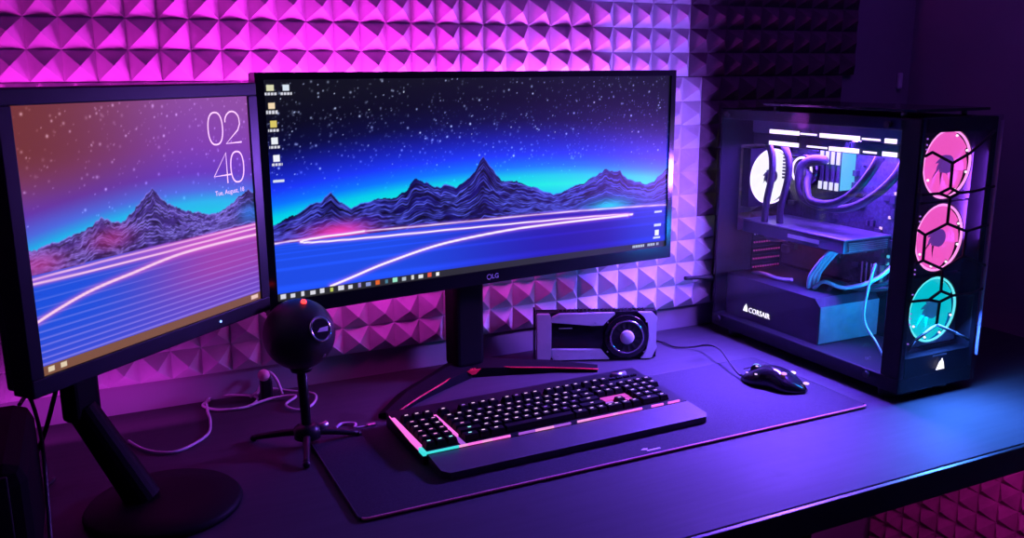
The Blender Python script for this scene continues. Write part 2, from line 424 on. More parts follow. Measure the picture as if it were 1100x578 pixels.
def lg_picture(W=640, H=272):
    asp = 2.35
    U, V = np.meshgrid(np.linspace(0, 1, W), np.linspace(0, 1, H))
    sky = ramp(V, [(0, (.05, .2, .9)), (.36, (0, .75, .95)), (.42, (0, .88, .9)), (.455, (.0, .75, .92)), (.5, (.04, .42, .98)), (.56, (.08, .22, .92)),
                   (.66, (.06, .1, .55)), (.76, (.035, .05, .25)), (.9, (.05, .06, .14)), (1, (.09, .10, .16))])
    # the glow is a dome: lower at both ends
    sag = .085 * (np.abs(U - .52) * 2) ** 2
    V2 = np.clip(V + sag, 0, 1)
    sky = ramp(V2, [(0, (.05, .2, .9)), (.36, (.0, .75, .95)), (.435, (.02, .92, .88)), (.485, (.0, .80, .92)), (.535, (.03, .46, 1.)), (.60, (.1, .22, .98)),
                    (.69, (.07, .11, .64)), (.78, (.03, .045, .26)), (.88, (.03, .035, .11)), (1, (.06, .065, .10))])
    img = sky.copy()
    add_stars(img, U, V, 800, .55, 1., asp, 3, 1.1, .75)
    add_stars(img, U, V, 700, .47, .85, asp, 5, .6, .62)
    skyline = [(0, .355), (.022, .376), (.055, .4), (.087, .442), (.106, .456), (.122, .488), (.139, .446), (.164, .398), (.194, .42), (.224, .433), (.265, .44), (.29, .459), (.311, .506), (.34, .484), (.372, .47), (.406, .451), (.44, .503), (.46, .558), (.476, .625), (.498, .534), (.522, .469), (.547, .456), (.571, .457), (.601, .423), (.635, .388), (.661, .369), (.7, .389), (.739, .414), (.779, .449), (.814, .495), (.834, .463), (.854, .468), (.878, .42), (.922, .393), (.958, .393), (.985, .44), (1, .46)]
    base = [(0, .27), (.2, .266), (.43, .268), (.68, .264), (1, .247)]
    m, h, b = mountains(img, U, V, skyline, base, 11, (.36, .40, 1.), (.075, .06, .40), (.3, .4, 1.), 19, asp)
    for (cu, cv, su, sv, col, g) in ((.135, .295, .07, .045, (1., .25, .75), .9), (.825, .272, .06, .045, (.0, .85, 1.), .95)):
        gl = np.exp(-((U - cu) / su) ** 2 - ((V - cv) / sv) ** 2) * g
        img = np.where((V < h)[..., None], lerp(img, np.broadcast_to(col, img.shape), gl), img)
    # the plain
    gr = lerp(np.broadcast_to((.13, .33, 1.), img.shape), np.broadcast_to((.16, .1, .72), img.shape), sm(.2, .75, U))
    gr = lerp(gr, np.broadcast_to((.12, .22, .9), img.shape), sm(.78, .95, U))
    pl = V < b
    img = np.where(pl[..., None], gr, img)
    stripes = np.abs((1 / np.clip(.33 - V, .03, 1)) * .55 % 1 - .5) * 2
    img = np.where(pl[..., None], img * (.9 + .14 * sm(.6, 1, stripes))[..., None], img)
    lines = [(smooth_pts([(0, .271), (.055, .276), (.19, .281), (.319, .276), (.43, .273), (.676, .268), (.839, .261), (.999, .25)]), .0034, .75),
             (smooth_pts([(.19, .281), (.1, .277), (.062, .271), (.056, .264), (.09, .256), (.214, .247), (.431, .239), (.676, .230), (.812, .224), (.885, .217), (.894, .2135), (.88, .211)]), .0042, 1.),
             (smooth_pts([(.88, .2115), (.677, .209), (.575, .206), (.478, .194), (.386, .176), (.32, .153), (.256, .122), (.214, .1), (.164, .068), (.112, .036)]), .0058, 1.)]
    for pts, wd, g in lines:
        d = seglines(U, V, pts, asp)
        img = lerp(img, np.broadcast_to((.95, .45, .95), img.shape), np.clip(.55 * np.exp(-(d / (wd * 2.6)) ** 2), 0, 1))
        img = lerp(img, np.broadcast_to((1., .95, 1.), img.shape), np.clip(g * sm(wd * 1.25, wd * .6, d), 0, 1))
    # task bar
    tb = V < .036
    img[tb] = (.17, .17, .18)
    ic = [(.85, .85, .9)] * 8 + [(.6, .55, .8), (.55, .6, .85), (.9, .4, .15), (.3, .5, .6), (.6, .9, .8), (.7, .75, .8), (.85, .85, .85), (.9, .9, .92), (.9, .35, .25), (.95, .95, .95)]
    ic[5] = (.75, .8, .35)
    for k, c in enumerate(ic):
        cu = .012 + k * .0203
        q = (np.abs(U - cu) < .0055 - .001 * (k % 3)) & (np.abs(V - .019) < .0115 - .002 * (k % 2)); img[q] = c
    for cu, hw in ((.915, .018), (.955, .012), (.975, .004)):
        q = (np.abs(U - cu) < hw) & (np.abs(V - .02) < .006) & ((U * 640).astype(int) % 3 != 0); img[q] = (.8, .85, .9)
    # desktop shortcuts with caption bars
    for cu, cv, c in ((.0125, .963, (.85, .85, .7)), (.043, .963, (.85, .9, .95)), (.0135, .885, (.95, .85, .7)), (.0145, .806, (.85, .78, .4)), (.015, .732, (.92, .94, .97)), (.016, .655, (.95, .96, 1.))):
        q = (np.abs(U - cu) < .0065) & (np.abs(V - cv) < .014); img[q] = c
        q = (np.abs(U - cu) < .011) & (np.abs(V - cv + .027) < .006) & ((U * 640).astype(int) % 4 != 0); img[q] = (.85, .85, .9)
    for cu, cv in ((.018, .553), (.975, .215), (.974, .135), (.972, .06)):
        q = (np.abs(U - cu) < .011) & (np.abs(V - cv) < .006); img[q] = (.85, .88, .95)
    q = (np.abs(U - .973) < .006) & (np.abs(V - .088) < .016); img[q] = (.95, .97, 1.)
    return np.clip(img, 0, 1)

def lm_picture(W=320, H=256):
    asp = 1.25
    U, V = np.meshgrid(np.linspace(0, 1, W), np.linspace(0, 1, H))
    sag = .06 * (np.abs(U - .55) * 2) ** 2
    V2 = np.clip(V + sag, 0, 1)
    img = ramp(V2, [(0, (.1, .3, .9)), (.5, (.0, .78, .9)), (.545, (.1, .72, .93)), (.60, (.3, .42, .88)), (.68, (.4, .22, .72)), (.8, (.5, .24, .66)), (1, (.56, .3, .62))])
    br = sm(.75, .0, U) * sm(.55, .85, V)
    img = lerp(img, np.broadcast_to((.45, .2, .14), img.shape), .92 * br)
    add_stars(img, U, V, 330, .55, 1., asp, 21, .55, .8)
    skyline = [(0, .474), (.047, .486), (.111, .488), (.163, .507), (.234, .531), (.271, .544), (.318, .525), (.363, .518), (.404, .55), (.447, .594), (.489, .632), (.52, .592), (.569, .549), (.634, .515), (.701, .487), (.772, .468), (.848, .487), (.928, .529), (.972, .556), (1, .533)]
    base = [(0, .385), (.3, .39), (1, .385)]
    m, h, b = mountains(img, U, V, skyline, base, 31, (.56, .5, .95), (.26, .18, .52), (.5, .3, .9), 16, asp)
    for (cu, cv, su, sv, col, g) in ((.3, .46, .09, .05, (.85, .2, .5), .5), (.03, .42, .1, .05, (.85, .25, .6), .6), (.97, .44, .06, .05, (.1, .5, .9), .7)):
        gl = np.exp(-((U - cu) / su) ** 2 - ((V - cv) / sv) ** 2) * g
        img = np.where((V < h)[..., None], lerp(img, np.broadcast_to(col, img.shape), gl), img)
    gr = lerp(np.broadcast_to((.10, .32, .88), img.shape), np.broadcast_to((.62, .26, .68), img.shape), sm(.12, .8, U))
    gr = lerp(gr, np.broadcast_to((.3, .3, .85), img.shape), .6 * sm(.24, .04, V))
    pl = V < b
    img = np.where(pl[..., None], gr, img)
    for k in range(11):
        vv = .045 + .022 * k + .0006 * k * k
        wd = .004
        a = sm(wd, wd * .3, np.abs(V - vv)) * pl * np.clip(.85 - .05 * k, .15, 1)
        img = lerp(img, np.broadcast_to((.72, .62, .98), img.shape), a * .75)
    for pts, wd, g in (([(0, .372), (.255, .377), (.681, .377), (1, .379)], .0042, .8), ([(0, .354), (.239, .351), (.527, .352), (1, .36)], .0048, .9),
                       (smooth_pts([(-.01, .205), (.08, .238), (.183, .269), (.28, .287), (.379, .3), (.5, .318), (.619, .329), (.8, .331), (1, .327)]), .0065, 1.)):
        d = seglines(U, V, pts, asp)
        img = lerp(img, np.broadcast_to((.95, .4, .85), img.shape), np.clip(.6 * np.exp(-(d / (wd * 2.6)) ** 2), 0, 1))
        img = lerp(img, np.broadcast_to((1., .82, .95), img.shape), np.clip(g * sm(wd * 1.2, wd * .5, d), 0, 1))
    tb = V < .036
    img[tb] = (.5, .33, .24)
    for cu in (.03, .075):
        q = (np.abs(U - cu) < .011) & (np.abs(V - .018) < .01); img[q] = (.9, .82, .7)
    q = (np.abs(U - .965) < .02) & (np.abs(V - .02) < .009); img[q] = (.95, .8, .75)
    return np.clip(img, 0, 1)

def screen_mesh(name, pic, w, h, z0, yfun, m, parent):
    H, Wd, _ = pic.shape
    xs = np.linspace(-w / 2, w / 2, Wd); zs = np.linspace(z0, z0 + h, H)
    X, Z = np.meshgrid(xs, zs); Y = yfun(X)
    co = np.stack([X, Y, Z], -1).reshape(-1, 3)
    i = np.arange(H - 1)[:, None] * Wd + np.arange(Wd - 1)[None, :]
    f = np.stack([i, i + 1, i + 1 + Wd, i + Wd], -1).reshape(-1, 4)
    me = bpy.data.meshes.new(name)
    me.vertices.add(len(co)); me.vertices.foreach_set('co', co.astype(np.float32).ravel())
    me.loops.add(f.size); me.loops.foreach_set('vertex_index', f.astype(np.int32).ravel())
    me.polygons.add(len(f)); me.polygons.foreach_set('loop_start', (np.arange(len(f)) * 4).astype(np.int32))
    me.update(calc_edges=True)
    a = me.color_attributes.new('picture', 'FLOAT_COLOR', 'POINT')
    c = pic.reshape(-1, 3); c = np.where(c <= .04045, c / 12.92, ((c + .055) / 1.055) ** 2.4)
    a.data.foreach_set('color', np.concatenate([c, np.ones((len(c), 1))], 1).astype(np.float32).ravel())
    me.materials.append(m)
    o = bpy.data.objects.new(name, me); C.objects.link(o); o.parent = parent
    return o

# ------------------------------------------------------------------ wide monitor
TH = R(6.8)
lg = thing('wide_monitor', 'wide black monitor showing blue mountains under a starry sky', 'monitor', (.663, -.204, DZ), TH)
SAG = .010
def lgy(x): return SAG * (1 - (x / .4108) ** 2)
screen_mesh('screen', lg_picture(), .8217, .347, .237, lambda X: lgy(X), screen_mat('wide_screen_picture', 1.0), lg)
def curved_bar(x0, x1, z0, z1, front, back_, n=24):
    s = MB(); rows = []
    for i in range(n + 1):
        x = x0 + (x1 - x0) * i / n; y = lgy(x)
        rows.append([s.bm.verts.new(p) for p in ((x, y + front, z0), (x, y + front, z1), (x, y + back_, z1), (x, y + back_, z0))])
    for i in range(n):
        for j in range(4):
            s.bm.faces.new((rows[i][j], rows[i][(j + 1) % 4], rows[i + 1][(j + 1) % 4], rows[i + 1][j]))
    s.bm.faces.new(rows[0]); s.bm.faces.new(list(reversed(rows[-1])))
    return s
def merge(dst, src):
    me = bpy.data.meshes.new('tmp'); src.bm.to_mesh(me); src.bm.free(); dst.bm.from_mesh(me); bpy.data.meshes.remove(me)
bz = MB()
for a in ((-.425, .4225, .5835, .5945), (-.425, .4225, .2130, .2375)):
    merge(bz, curved_bar(*a, -.004, .018))
for a in ((-.425, -.4107, .2375, .5835), (.4107, .4225, .2375, .5835)):
    merge(bz, curved_bar(*a, -.004, .018, 2))
bz.build('bezel', M['gloss'], lg)
sh = curved_bar(-.423, .4205, .2145, .5935, .0185, .034)
sh.box((0, .05, .42), (.46, .034, .24), bev=.012)
sh.build('back_shell', M['black'], lg)
for txt, x, sz in (('LG', -.012, .0125),):
    text_mesh('maker_mark', txt, sz, Matrix.Translation((x + .012, lgy(0) - .0045, .2252)) @ Matrix.Rotation(R(90), 4, 'X'), mat('pale_badge', (.75, .75, .8), .4), lg)
bd = MB(); bd.torus((-.013, lgy(0) - .0044, .2252), (0, 1, 0), .0045, .0007, 20, 6)
bd.build('maker_badge', MATS['pale_badge'], lg)
nk = MB(); nk.box((0, .125, .215), (.066, .05, .39), bev=.01, seg=3); nk.box((0, .088, .4), (.09, .06, .09), bev=.01)
nk.build('neck', M['stand'], lg)
def leg_bar(sgn):
    s = MB()
    P = [Vector((0.012 * sgn, .125, .0)), Vector((sgn * .09, .088, 0)), Vector((sgn * .165, .05, 0)), Vector((sgn * .235, -.004, 0))]
    W_ = [.062, .05, .042, .026]; Hh = [.034, .026, .02, .012]
    rows = []
    for i, p in enumerate(P):
        d = (P[min(i + 1, 3)] - P[max(i - 1, 0)]).normalized(); n = Vector((-d.y, d.x, 0)) * sgn
        a = p - n * W_[i] / 2; b = p + n * W_[i] / 2
        rows.append([s.bm.verts.new(q) for q in (a, a + Vector((0, 0, Hh[i] * .6)), p + Vector((0, 0, Hh[i])), b + Vector((0, 0, Hh[i] * .6)), b)])
    for i in range(3):
        for j in range(5):
            s.bm.faces.new((rows[i][j], rows[i][(j + 1) % 5], rows[i + 1][(j + 1) % 5], rows[i + 1][j]))
    s.bm.faces.new(rows[0]); s.bm.faces.new(list(reversed(rows[-1])))
    return s
for sg in (-1, 1):
    leg_bar(sg).build('stand_leg', M['stand'], lg)
    tr = MB(); tr.tube([(.0, .094, .019), (sg * .03, .094, .0178), (sg * .085, .062, .0155), (sg * .155, .027, .0115), (sg * .228, -.016, .007)], .0016, 6, 5)
    tr.build('red_trim', M['red'], lg)['label'] = 'thin red accent line'
rt = MB(); rt.prism([(-.016, .018), (.016, .018), (.004, .009), (-.004, .009)], lambda u, v, t: Vector((u, t, v)), .0895, .0935); rt.build('red_notch', M['red'], lg)['label'] = 'small red notch at the middle of the stand'

# ------------------------------------------------------------------ square monitor
TM = R(41.2)
lm = thing('square_monitor', 'smaller black monitor angled inward with a large clock on its purple wallpaper', 'monitor', (.077, -.435, DZ), TM)
screen_mesh('screen', lm_picture(), .38, .301, .260, lambda X: X * 0, screen_mat('square_screen_picture', .95), lm)
bz = MB()
bz.b2((-.207, -.003, .561), (.209, .03, .580), bev=.002); bz.b2((-.207, -.003, .238), (.209, .03, .26), bev=.002)
bz.b2((-.207, -.003, .2599), (-.1899, .03, .5611), bev=.001); bz.b2((.1899, -.003, .2599), (.209, .03, .5611), bev=.001)
bz.build('bezel', M['satin'], lm)
sh = MB(); sh.b2((-.204, .012, .241), (.206, .045, .577), bev=.004); sh.box((0, .055, .41), (.26, .05, .22), bev=.015); sh.build('back_shell', M['black'], lm)
pl = MB(); pl.cyl((.097, -.0042, .249), (.097, -.003, .249), .0018, seg=12); pl.build('power_light', G['blue'], lm)
nk = MB(); nk.box((-.044, .122, .235), (.046, .03, .2), bev=.008, seg=3); nk.cyl((-.044, .122, .15), (-.012, .06, .014), .020, .024, 20); nk.box((-.03, .085, .40), (.07, .06, .07), bev=.01)
nk.build('neck', M['stand'], lm)
bs = MB(); bs.lathe([(.103, .0005), (.105, .006), (.1, .012), (.06, .016), (.03, .018)], (0, .035, 0)); bs.build('base', M['stand'], lm)
cb = MB(); cb.tube([(-.07, .06, .30), (-.085, .1, .22), (-.075, .16, .12), (-.08, .2, .05), (-.06, .22, .0065), (0, .25, .0045)], .0032); cb.build('power_cord', M['rubber'], lm)
# clock digits drawn as thin strokes standing just proud of the panel
def strokes(name, polys, m, parent, wd=.0023):
    s = MB()
    for p in polys:
        P = [Vector((x, 0, z)) for x, z in p]
        for i in range(len(P)):
            pass
        L, Rr = [], []
        for i, q in enumerate(P):
            d = (P[min(i + 1, len(P) - 1)] - P[max(i - 1, 0)]).normalized(); n = Vector((-d.z, 0, d.x)) * wd / 2
            L.append(s.bm.verts.new(q + n + Vector((0, -.0006, 0)))); Rr.append(s.bm.verts.new(q - n + Vector((0, -.0006, 0))))
        for i in range(len(P) - 1): s.bm.faces.new((L[i], L[i + 1], Rr[i + 1], Rr[i]))
    return s.build(name, m, parent)
def uv2(u, v): return ((u - .5) * .38, .26 + v * .301)
def oval(cu, cv, ru, rv, n=28):
    return [uv2(cu + ru * math.copysign(abs(math.cos(t)) ** .8, math.cos(t)), cv + rv * math.copysign(abs(math.sin(t)) ** .9, math.sin(t))) for t in [2 * math.pi * k / n for k in range(n + 1)]]
dg = glow('clock_digit', (1., .62, .85), 1.)
two = [uv2(.862 + .046 - .046 * math.cos(t), .882 + .048 * math.sin(t)) for t in [R(15) + R(165) * k / 12 for k in range(13)]]
two = [uv2(.868, .885)] + [uv2(.907 + .04 * math.cos(t), .885 + .048 * math.sin(t)) for t in [math.pi - math.pi * k / 12 for k in range(1, 12)]] + [uv2(.947, .872), uv2(.935, .845), uv2(.867, .787), uv2(.952, .787)]
strokes('clock_hours', [oval(.815, .86, .038, .073), two], dg, lm)
strokes('clock_minutes', [[uv2(.86, .603), uv2(.86, .745), uv2(.79, .642), uv2(.885, .642)], oval(.918, .673, .036, .072)], dg, lm)
text_mesh('date_line', 'Tue, August, 18', .0095, Matrix.Translation((*[uv2(.868, .562)[0]], -.0006, uv2(.868, .562)[1])) @ Matrix.Rotation(R(90), 4, 'X'), dg, lm, 0)

# ------------------------------------------------------------------ desk pad
PX0, PX1, PY0, PY1 = .287, 1.226, -.573, -.265
def rrect(x0, x1, y0, y1, r, n=6):
    out = []
    for cx, cy, a0 in ((x1 - r, y0 + r, -90), (x1 - r, y1 - r, 0), (x0 + r, y1 - r, 90), (x0 + r, y0 + r, 180)):
        for k in range(n + 1):
            a = R(a0 + 90 * k / n); out.append((cx + r * math.cos(a), cy + r * math.sin(a)))
    return out
pad = thing('desk_pad', 'long black cloth desk pad with a red stitched edge under the keyboard', 'desk pad', (.7565, -.419, DZ))
p = MB(); p.prism(rrect(PX0, PX1, PY0, PY1, .012), lambda u, v, t: Vector((u, v, DZ + t)), .0004, .0042); p.build('cloth', M['pad'], pad, pad.location)
p = MB(); ed = rrect(PX0, PX1, PY0, PY1, .012); p.tube([(x, y, DZ + .0034) for x, y in ed[:-1]][5:-3], .0019, 6, 1); p.build('stitched_edge', M['black_stitch'], pad, pad.location)
p = MB(); p.tube([(x, y, DZ + .0036) for x, y in ed[-4:] + ed[:4]], .0021, 6, 1); p.build('stitched_edge', M['stitch'], pad, pad.location)['label'] = 'dull red stitching along the front'
p = MB(); p.prism([(.752, -.553), (.762, -.556), (.766, -.551), (.758, -.5495)], lambda u, v, t: Vector((u, v, DZ + t)), .0042, .0046)
p.prism([(.760, -.5605), (.785, -.5605), (.785, -.557), (.760, -.557)], lambda u, v, t: Vector((u, v, DZ + t)), .0042, .0046); p.build('woven_logo', M['padlogo'], pad, pad.location)
PZ = .0042

# ------------------------------------------------------------------ keyboard
kb = thing('keyboard', 'black mechanical keyboard with pink and white backlit keys on the pad', 'keyboard', (.422, -.451, DZ + PZ), R(1.0))
KW, KD = .502, .172
def kz(y): return .016 + .010 * max(y, 0) / KD          # the deck rises gently to the back
k = MB()
k.prism([(0, 0), (KW, 0), (KW, KD), (0, KD)], lambda u, v, t: Vector((u, v, t * (kz(v) - .003))), 0.03, 1.); k.build('case', M['satin'], kb)
k = MB(); k.prism([(.001, .001), (KW - .001, .001), (KW - .001, KD - .001), (.001, KD - .001)], lambda u, v, t: Vector((u, v, kz(v) + t)), -.0029, 0); k.build('top_plate', M['metal_black'], kb)
u_ = .0186
X0G, X0M, X0N, X0P = .0105, .0765, .359, .418
rowy = [.0145 + u_ * (r + .5) for r in range(5)] + [.0145 + u_ * 5.5 + .008]
keys = []      # (x centre, y centre, width units, legend)
for r in range(6):
    for c in range(3): keys.append((X0G + u_ * (c + .5), rowy[r], 1, 'key_c' if r == 0 else ('key_p' if r in (1, 2, 4) else 'key_w')))
def row(r, x0, widths, legs=None):
    x = x0
    for i, w in enumerate(widths):
        if w > 0: keys.append((x + u_ * w / 2, rowy[r], w, (legs or {}).get(i, 'key_w')))
        x += u_ * abs(w)
row(0, X0M, [1.5, 1, 1.5, 7, 1.5, 1, 1, .5 + .5], {0: 'key_c', 3: 'key_w'})
row(1, X0M, [2.25] + [1] * 10 + [2.75], {0: 'key_c', 4: 'key_w', 9: 'key_v'})
row(2, X0M, [1.75] + [1] * 11 + [2.25], {0: 'key_p', 8: 'key_v', 11: 'key_v'})
row(3, X0M, [1.5] + [1] * 12 + [1.5], {7: 'key_v'})
row(4, X0M, [1] * 13 + [2], {0: 'key_w', 3: 'key_v'})
row(5, X0M, [1, -1, 1, 1, 1, 1, -.5, 1, 1, 1, 1, -.5, 1, 1, 1, 1], {0: 'key_w', 2: 'key_v', 8: 'key_v'})
row(0, X0N, [1, 1, 1]); row(1, X0N, [-1, 1, -1])
for r in (3, 4, 5): row(r, X0N, [1, 1, 1], {1: 'key_p'} if r == 4 else None)
row(0, X0P, [2, 1, -1]); row(1, X0P, [1, 1, 1]); row(2, X0P, [1, 1, 1, -1]); row(3, X0P, [1, 1, 1, 1]); row(4, X0P, [1, 1, 1, 1])
camx = (-.412, -1.18)
keys.sort(key=lambda q: (q[0] - camx[0]) ** 2 + (q[1] - camx[1]) ** 2)
def add_key(s, q, mi):
    x, y, w, lg_ = q
    bw, bd_ = u_ * w - .0011, u_ - .0011
    z = kz(y) + .001
    s.frustum((x, y, z), (bw, bd_), (bw - .0042, bd_ - .0052), .0088)
    lw = .0058 if w < 3 else .008
    s.quad([(x - lw / 2, y - .0005, z + .0091), (x + lw / 2, y - .0005, z + .0091), (x + lw / 2, y + .0028, z + .0091), (x - lw / 2, y + .0028, z + .0091)], mi)
for q in keys[:100]:
    s = MB(); add_key(s, q, 1); s.build('keycap', [M['keycap'], G[q[3]]], kb)
lg_names = ['key_w', 'key_p', 'key_v', 'key_c']
s = MB()
for q in keys[100:]: add_key(s, q, 1 + lg_names.index(q[3]))
if len(keys) > 100: s.build('keycaps', [M['keycap']] + [G[n] for n in lg_names], kb)['kind'] = 'stuff'
def bar(name, lo, hi, m, lbl=None):  # glowing bars stand in for key backlight spilling on the plate
    o = MB().b2(lo, hi, bev=.0004).build(name, m, kb)
    if lbl: o['label'] = lbl
zf = kz(0)
bar('key_spill', (.0005, .02, .016), (.0065, .158, .0245), G['bar_p'], 'pink backlight spill painted along the end of the keys')
bar('key_spill', (.0005, .0005, .0145), (.0065, .02, .0215), G['bar_c'], 'cyan backlight spill painted at the corner')
bar('key_spill', (.0675, .006, .0165), (.0745, .035, .0195), G['bar_v'], 'violet backlight spill painted between the key blocks')
bar('key_spill', (.0675, .035, .0185), (.0745, .15, .0235), G['bar_p'], 'pink backlight spill painted between the key blocks')
fx = .0055
for x1, mm in ((.06, 'bar_c'), (.075, 'key_p'), (.1, 'bar_p'), (.118, 'key_p'), (.150, 'bar_p'), (.165, 0), (.195, 'bar_v'), (.23, 'key_p'), (.262, 'bar_v'), (.275, 0), (.3, 'key_p'), (.345, 'bar_p'), (.355, 'key_p'), (.405, 'bar_p'), (.425, 0), (.45, 'bar_p'), (.46, 0), (.485, 'bar_p')):
    if mm: bar('key_spill', (fx, -.0012, .0172), (x1, .0015, .0208), G[mm])
    fx = x1
bar('plate_spill', (X0N, rowy[1] + u_ * .55, .0185), (X0N + u_ * 3, rowy[2] + u_ * .42, .0225), G['plate_p'], 'pink backlight spill painted on the plate above the arrow keys')  # emission painted on the plate for spilled key backlight
bar('plate_spill', (X0N, rowy[1] - u_ * .4, .0175), (X0N + u_ * .95, rowy[1] + u_ * .5, .0205), G['bar_v'])
bar('plate_spill', (X0N + u_ * 2.05, rowy[1] - u_ * .4, .0175), (X0N + u_ * 3, rowy[1] + u_ * .5, .0215), G['plate_p'])
s = MB(); s.cyl((.44, .15, .0245), (.47, .15, .0245), .006, seg=20); s.build('volume_roller', M['steel'], kb)
for i in range(4):
    s = MB(); s.box((.43 + i * .016, .134, kz(.134) + .002), (.012, .006, .004), bev=.001); s.build('media_button', M['gloss'], kb)
s = MB()
s.prism([(.008, -.001), (.008, -.054), (.018, -.066), (.492, -.066), (.502, -.054), (.502, -.001)][::-1], lambda u, v, t: Vector((u, v, t * (.0115 + .07 * (v + .066) if t > .5 else 1))), .0005, 1.)
s.build('palm_rest', mat('soft_touch_palm_rest', (.042, .042, .05), .5, bump=.3, bscale=1200), kb)

# ------------------------------------------------------------------ mouse
ms = thing('mouse', 'black gaming mouse with small lights on the corner of the desk pad', 'mouse', (1.143, -.420, DZ + PZ), math.atan2(.46, .88))
def hull(n=22, mth=18, scale=1., zoff=0.):
    s = MB(); rows = []
    for i in range(n + 1):
        t = i / n; y = .063 - .126 * t          # nose at +y
        e = math.sin(math.pi * min(max(t, .012), .988)) ** .42
        w = (.031 + .004 * math.cos(2 * math.pi * (t - .85)) - .003 * math.cos(4 * math.pi * t)) * e * scale
        h = (.018 + .021 * math.sin(math.pi * (t * .86 + .10)) ** 1.3) * (e ** .8)
        r = []
        for j in range(mth + 1):
            a = math.pi * j / mth
            r.append(s.bm.verts.new((w * math.copysign(abs(math.cos(a)) ** .75, math.cos(a)), y, .001 + zoff + h * math.sin(a) ** .8)))
        rows.append(r)
    for i in range(n):
        for j in range(mth):
            f = s.bm.faces.new((rows[i][j], rows[i][j + 1], rows[i + 1][j + 1], rows[i + 1][j])); f.smooth = True
        f = s.bm.faces.new((rows[i][0], rows[i + 1][0], rows[i + 1][mth], rows[i][mth]))
    s.bm.faces.new(rows[0]); s.bm.faces.new(list(reversed(rows[-1])))
    return s
hull().build('body', M['gloss'], ms)
s = MB(); s.cyl((-.0035, .036, .0265), (.0035, .036, .0265), .0095, seg=24); s.build('scroll_wheel', M['rubber'], ms)
s = MB(); s.torus((.0042, .036, .0265), (1, 0, 0), .0088, .0012, 24, 6); s.build('wheel_light', G['cyan2'], ms)
for x, y, z, mm, nm, rr in ((-.022, .045, .0245, 'key_w', 'side_light', .0018), (-.0255, .026, .026, 'key_w', 'side_light', .0022), (-.012, .03, .0372, 'key_w', 'dpi_light', .002),
                            (-.016, -.024, .0345, 'key_p', 'palm_logo', .0042), (.0245, -.028, .026, 'white', 'side_light', .004), (.004, -.0605, .017, 'key_w', 'tail_light', .0042)):
    s = MB(); s.sphere((x, y, z), rr, (1, 1.4, .6), 14, 8); s.build(nm, G[mm], ms)
for x in (-.0165, .0165):
    s = MB(); s.tube([(x * .12, .06, .0225), (x * .12, .02, .041)], .0007, 6, 2); s.build('button_seam', M['rubber'], ms)
wd = lambda x, y, z: ms_inv @ Vector((x, y, z))
bpy.context.view_layer.update(); ms_inv = ms.matrix_world.inverted()
s = MB(); s.tube([wd(*q) for q in ((1.113, -.364, DZ + .014), (1.116, -.35, DZ + .012), (1.131, -.30, DZ + .022), (1.150, -.25, DZ + .028), (1.163, -.195, DZ + .02), (1.150, -.155, DZ + .006), (1.122, -.13, DZ + .004), (1.118, -.09, DZ + .004), (1.09, -.05, DZ + .004), (1.02, -.035, DZ + .004))], .0019); s.build('cable', M['rubber'], ms)

# ------------------------------------------------------------------ graphics card standing on the desk
gp = thing('graphics_card', 'silver and black graphics card with one round fan standing on the desk', 'graphics card', (.934, -.113, DZ), R(-22.4))
GL, GH = .262, .108
def gf(u, v, t): return Vector((u - GL / 2, t, v))       # t < 0 comes towards the viewer
s = MB(); s.b2(gf(.004, .004, -.012), gf(GL - .006, GH - .003, .008), bev=.001); s.build('heatsink_body', M['metal_black'], gp)
s = MB(); s.b2(gf(.004, .003, .0085), gf(GL - .008, GH - .002, .0105), bev=.0005); s.build('backplate', M['satin'], gp)
s = MB(); s.b2(gf(-.002, 0, -.018), gf(.0005, GH + .004, .009)); s.b2(gf(-.002, GH + .002, -.018), gf(.001, GH + .004, .011)); s.build('bracket', M['metal_black'], gp)
def plate(nm, poly, t0=-.021, t1=-.0125, m='silver'):
    s = MB(); s.prism(poly, gf, t1, t0); es = [e for e in s.bm.edges]
    bmesh.ops.bevel(s.bm, geom=es, offset=.0012, segments=2, affect='EDGES'); return s.build(nm, M[m], gp)
plate('end_shroud', [(.0035, .003), (.03, .003), (.034, .012), (.034, .095), (.03, .1045), (.0035, .1045)])
plate('upper_shroud', [(.0345, .085), (.12, .077), (.142, .077), (.152, .088), (.168, .1015), (.165, .1045), (.05, .1045), (.0345, .097)], -.019)
plate('lower_shroud', [(.0345, .010), (.04, .003), (.158, .003), (.146, .016), (.139, .0255), (.0345, .0285)], -.019)
plate('tail_shroud', [(.214, .1045), (.2445, .1045), (.257, .092), (.2535, .08), (.2535, .04), (.257, .028), (.246, .003), (.222, .003), (.236, .022), (.2405, .05), (.238, .08), (.228, .095)], -.018)
plate('window', [(.035, .0295), (.138, .0265), (.143, .04), (.143, .066), (.138, .076), (.035, .084)], -.0145, -.0122, 'gloss')
s = MB(); s.b2(gf(.05, .071, -.0152), gf(.078, .0725, -.0143)); s.build('window_script', mat('pale_badge', (.75, .75, .8), .4), gp)
FC = gf(.192, .052, 0)
s = MB(); s.cyl(FC + Vector((0, -.0125, 0)), FC + Vector((0, -.0195, 0)), .0475, .046, 40); s.build('fan_housing', M['gloss'], gp)
s = MB(); s.torus(FC + Vector((0, -.0205, 0)), (0, 1, 0), .0345, .0022, 48, 8); s.build('chrome_ring', M['chrome'], gp)
s = MB(); s.cyl(FC + Vector((0, -.0196, 0)), FC + Vector((0, -.0206, 0)), .033, seg=40); s.build('fan_well', M['rubber'], gp)
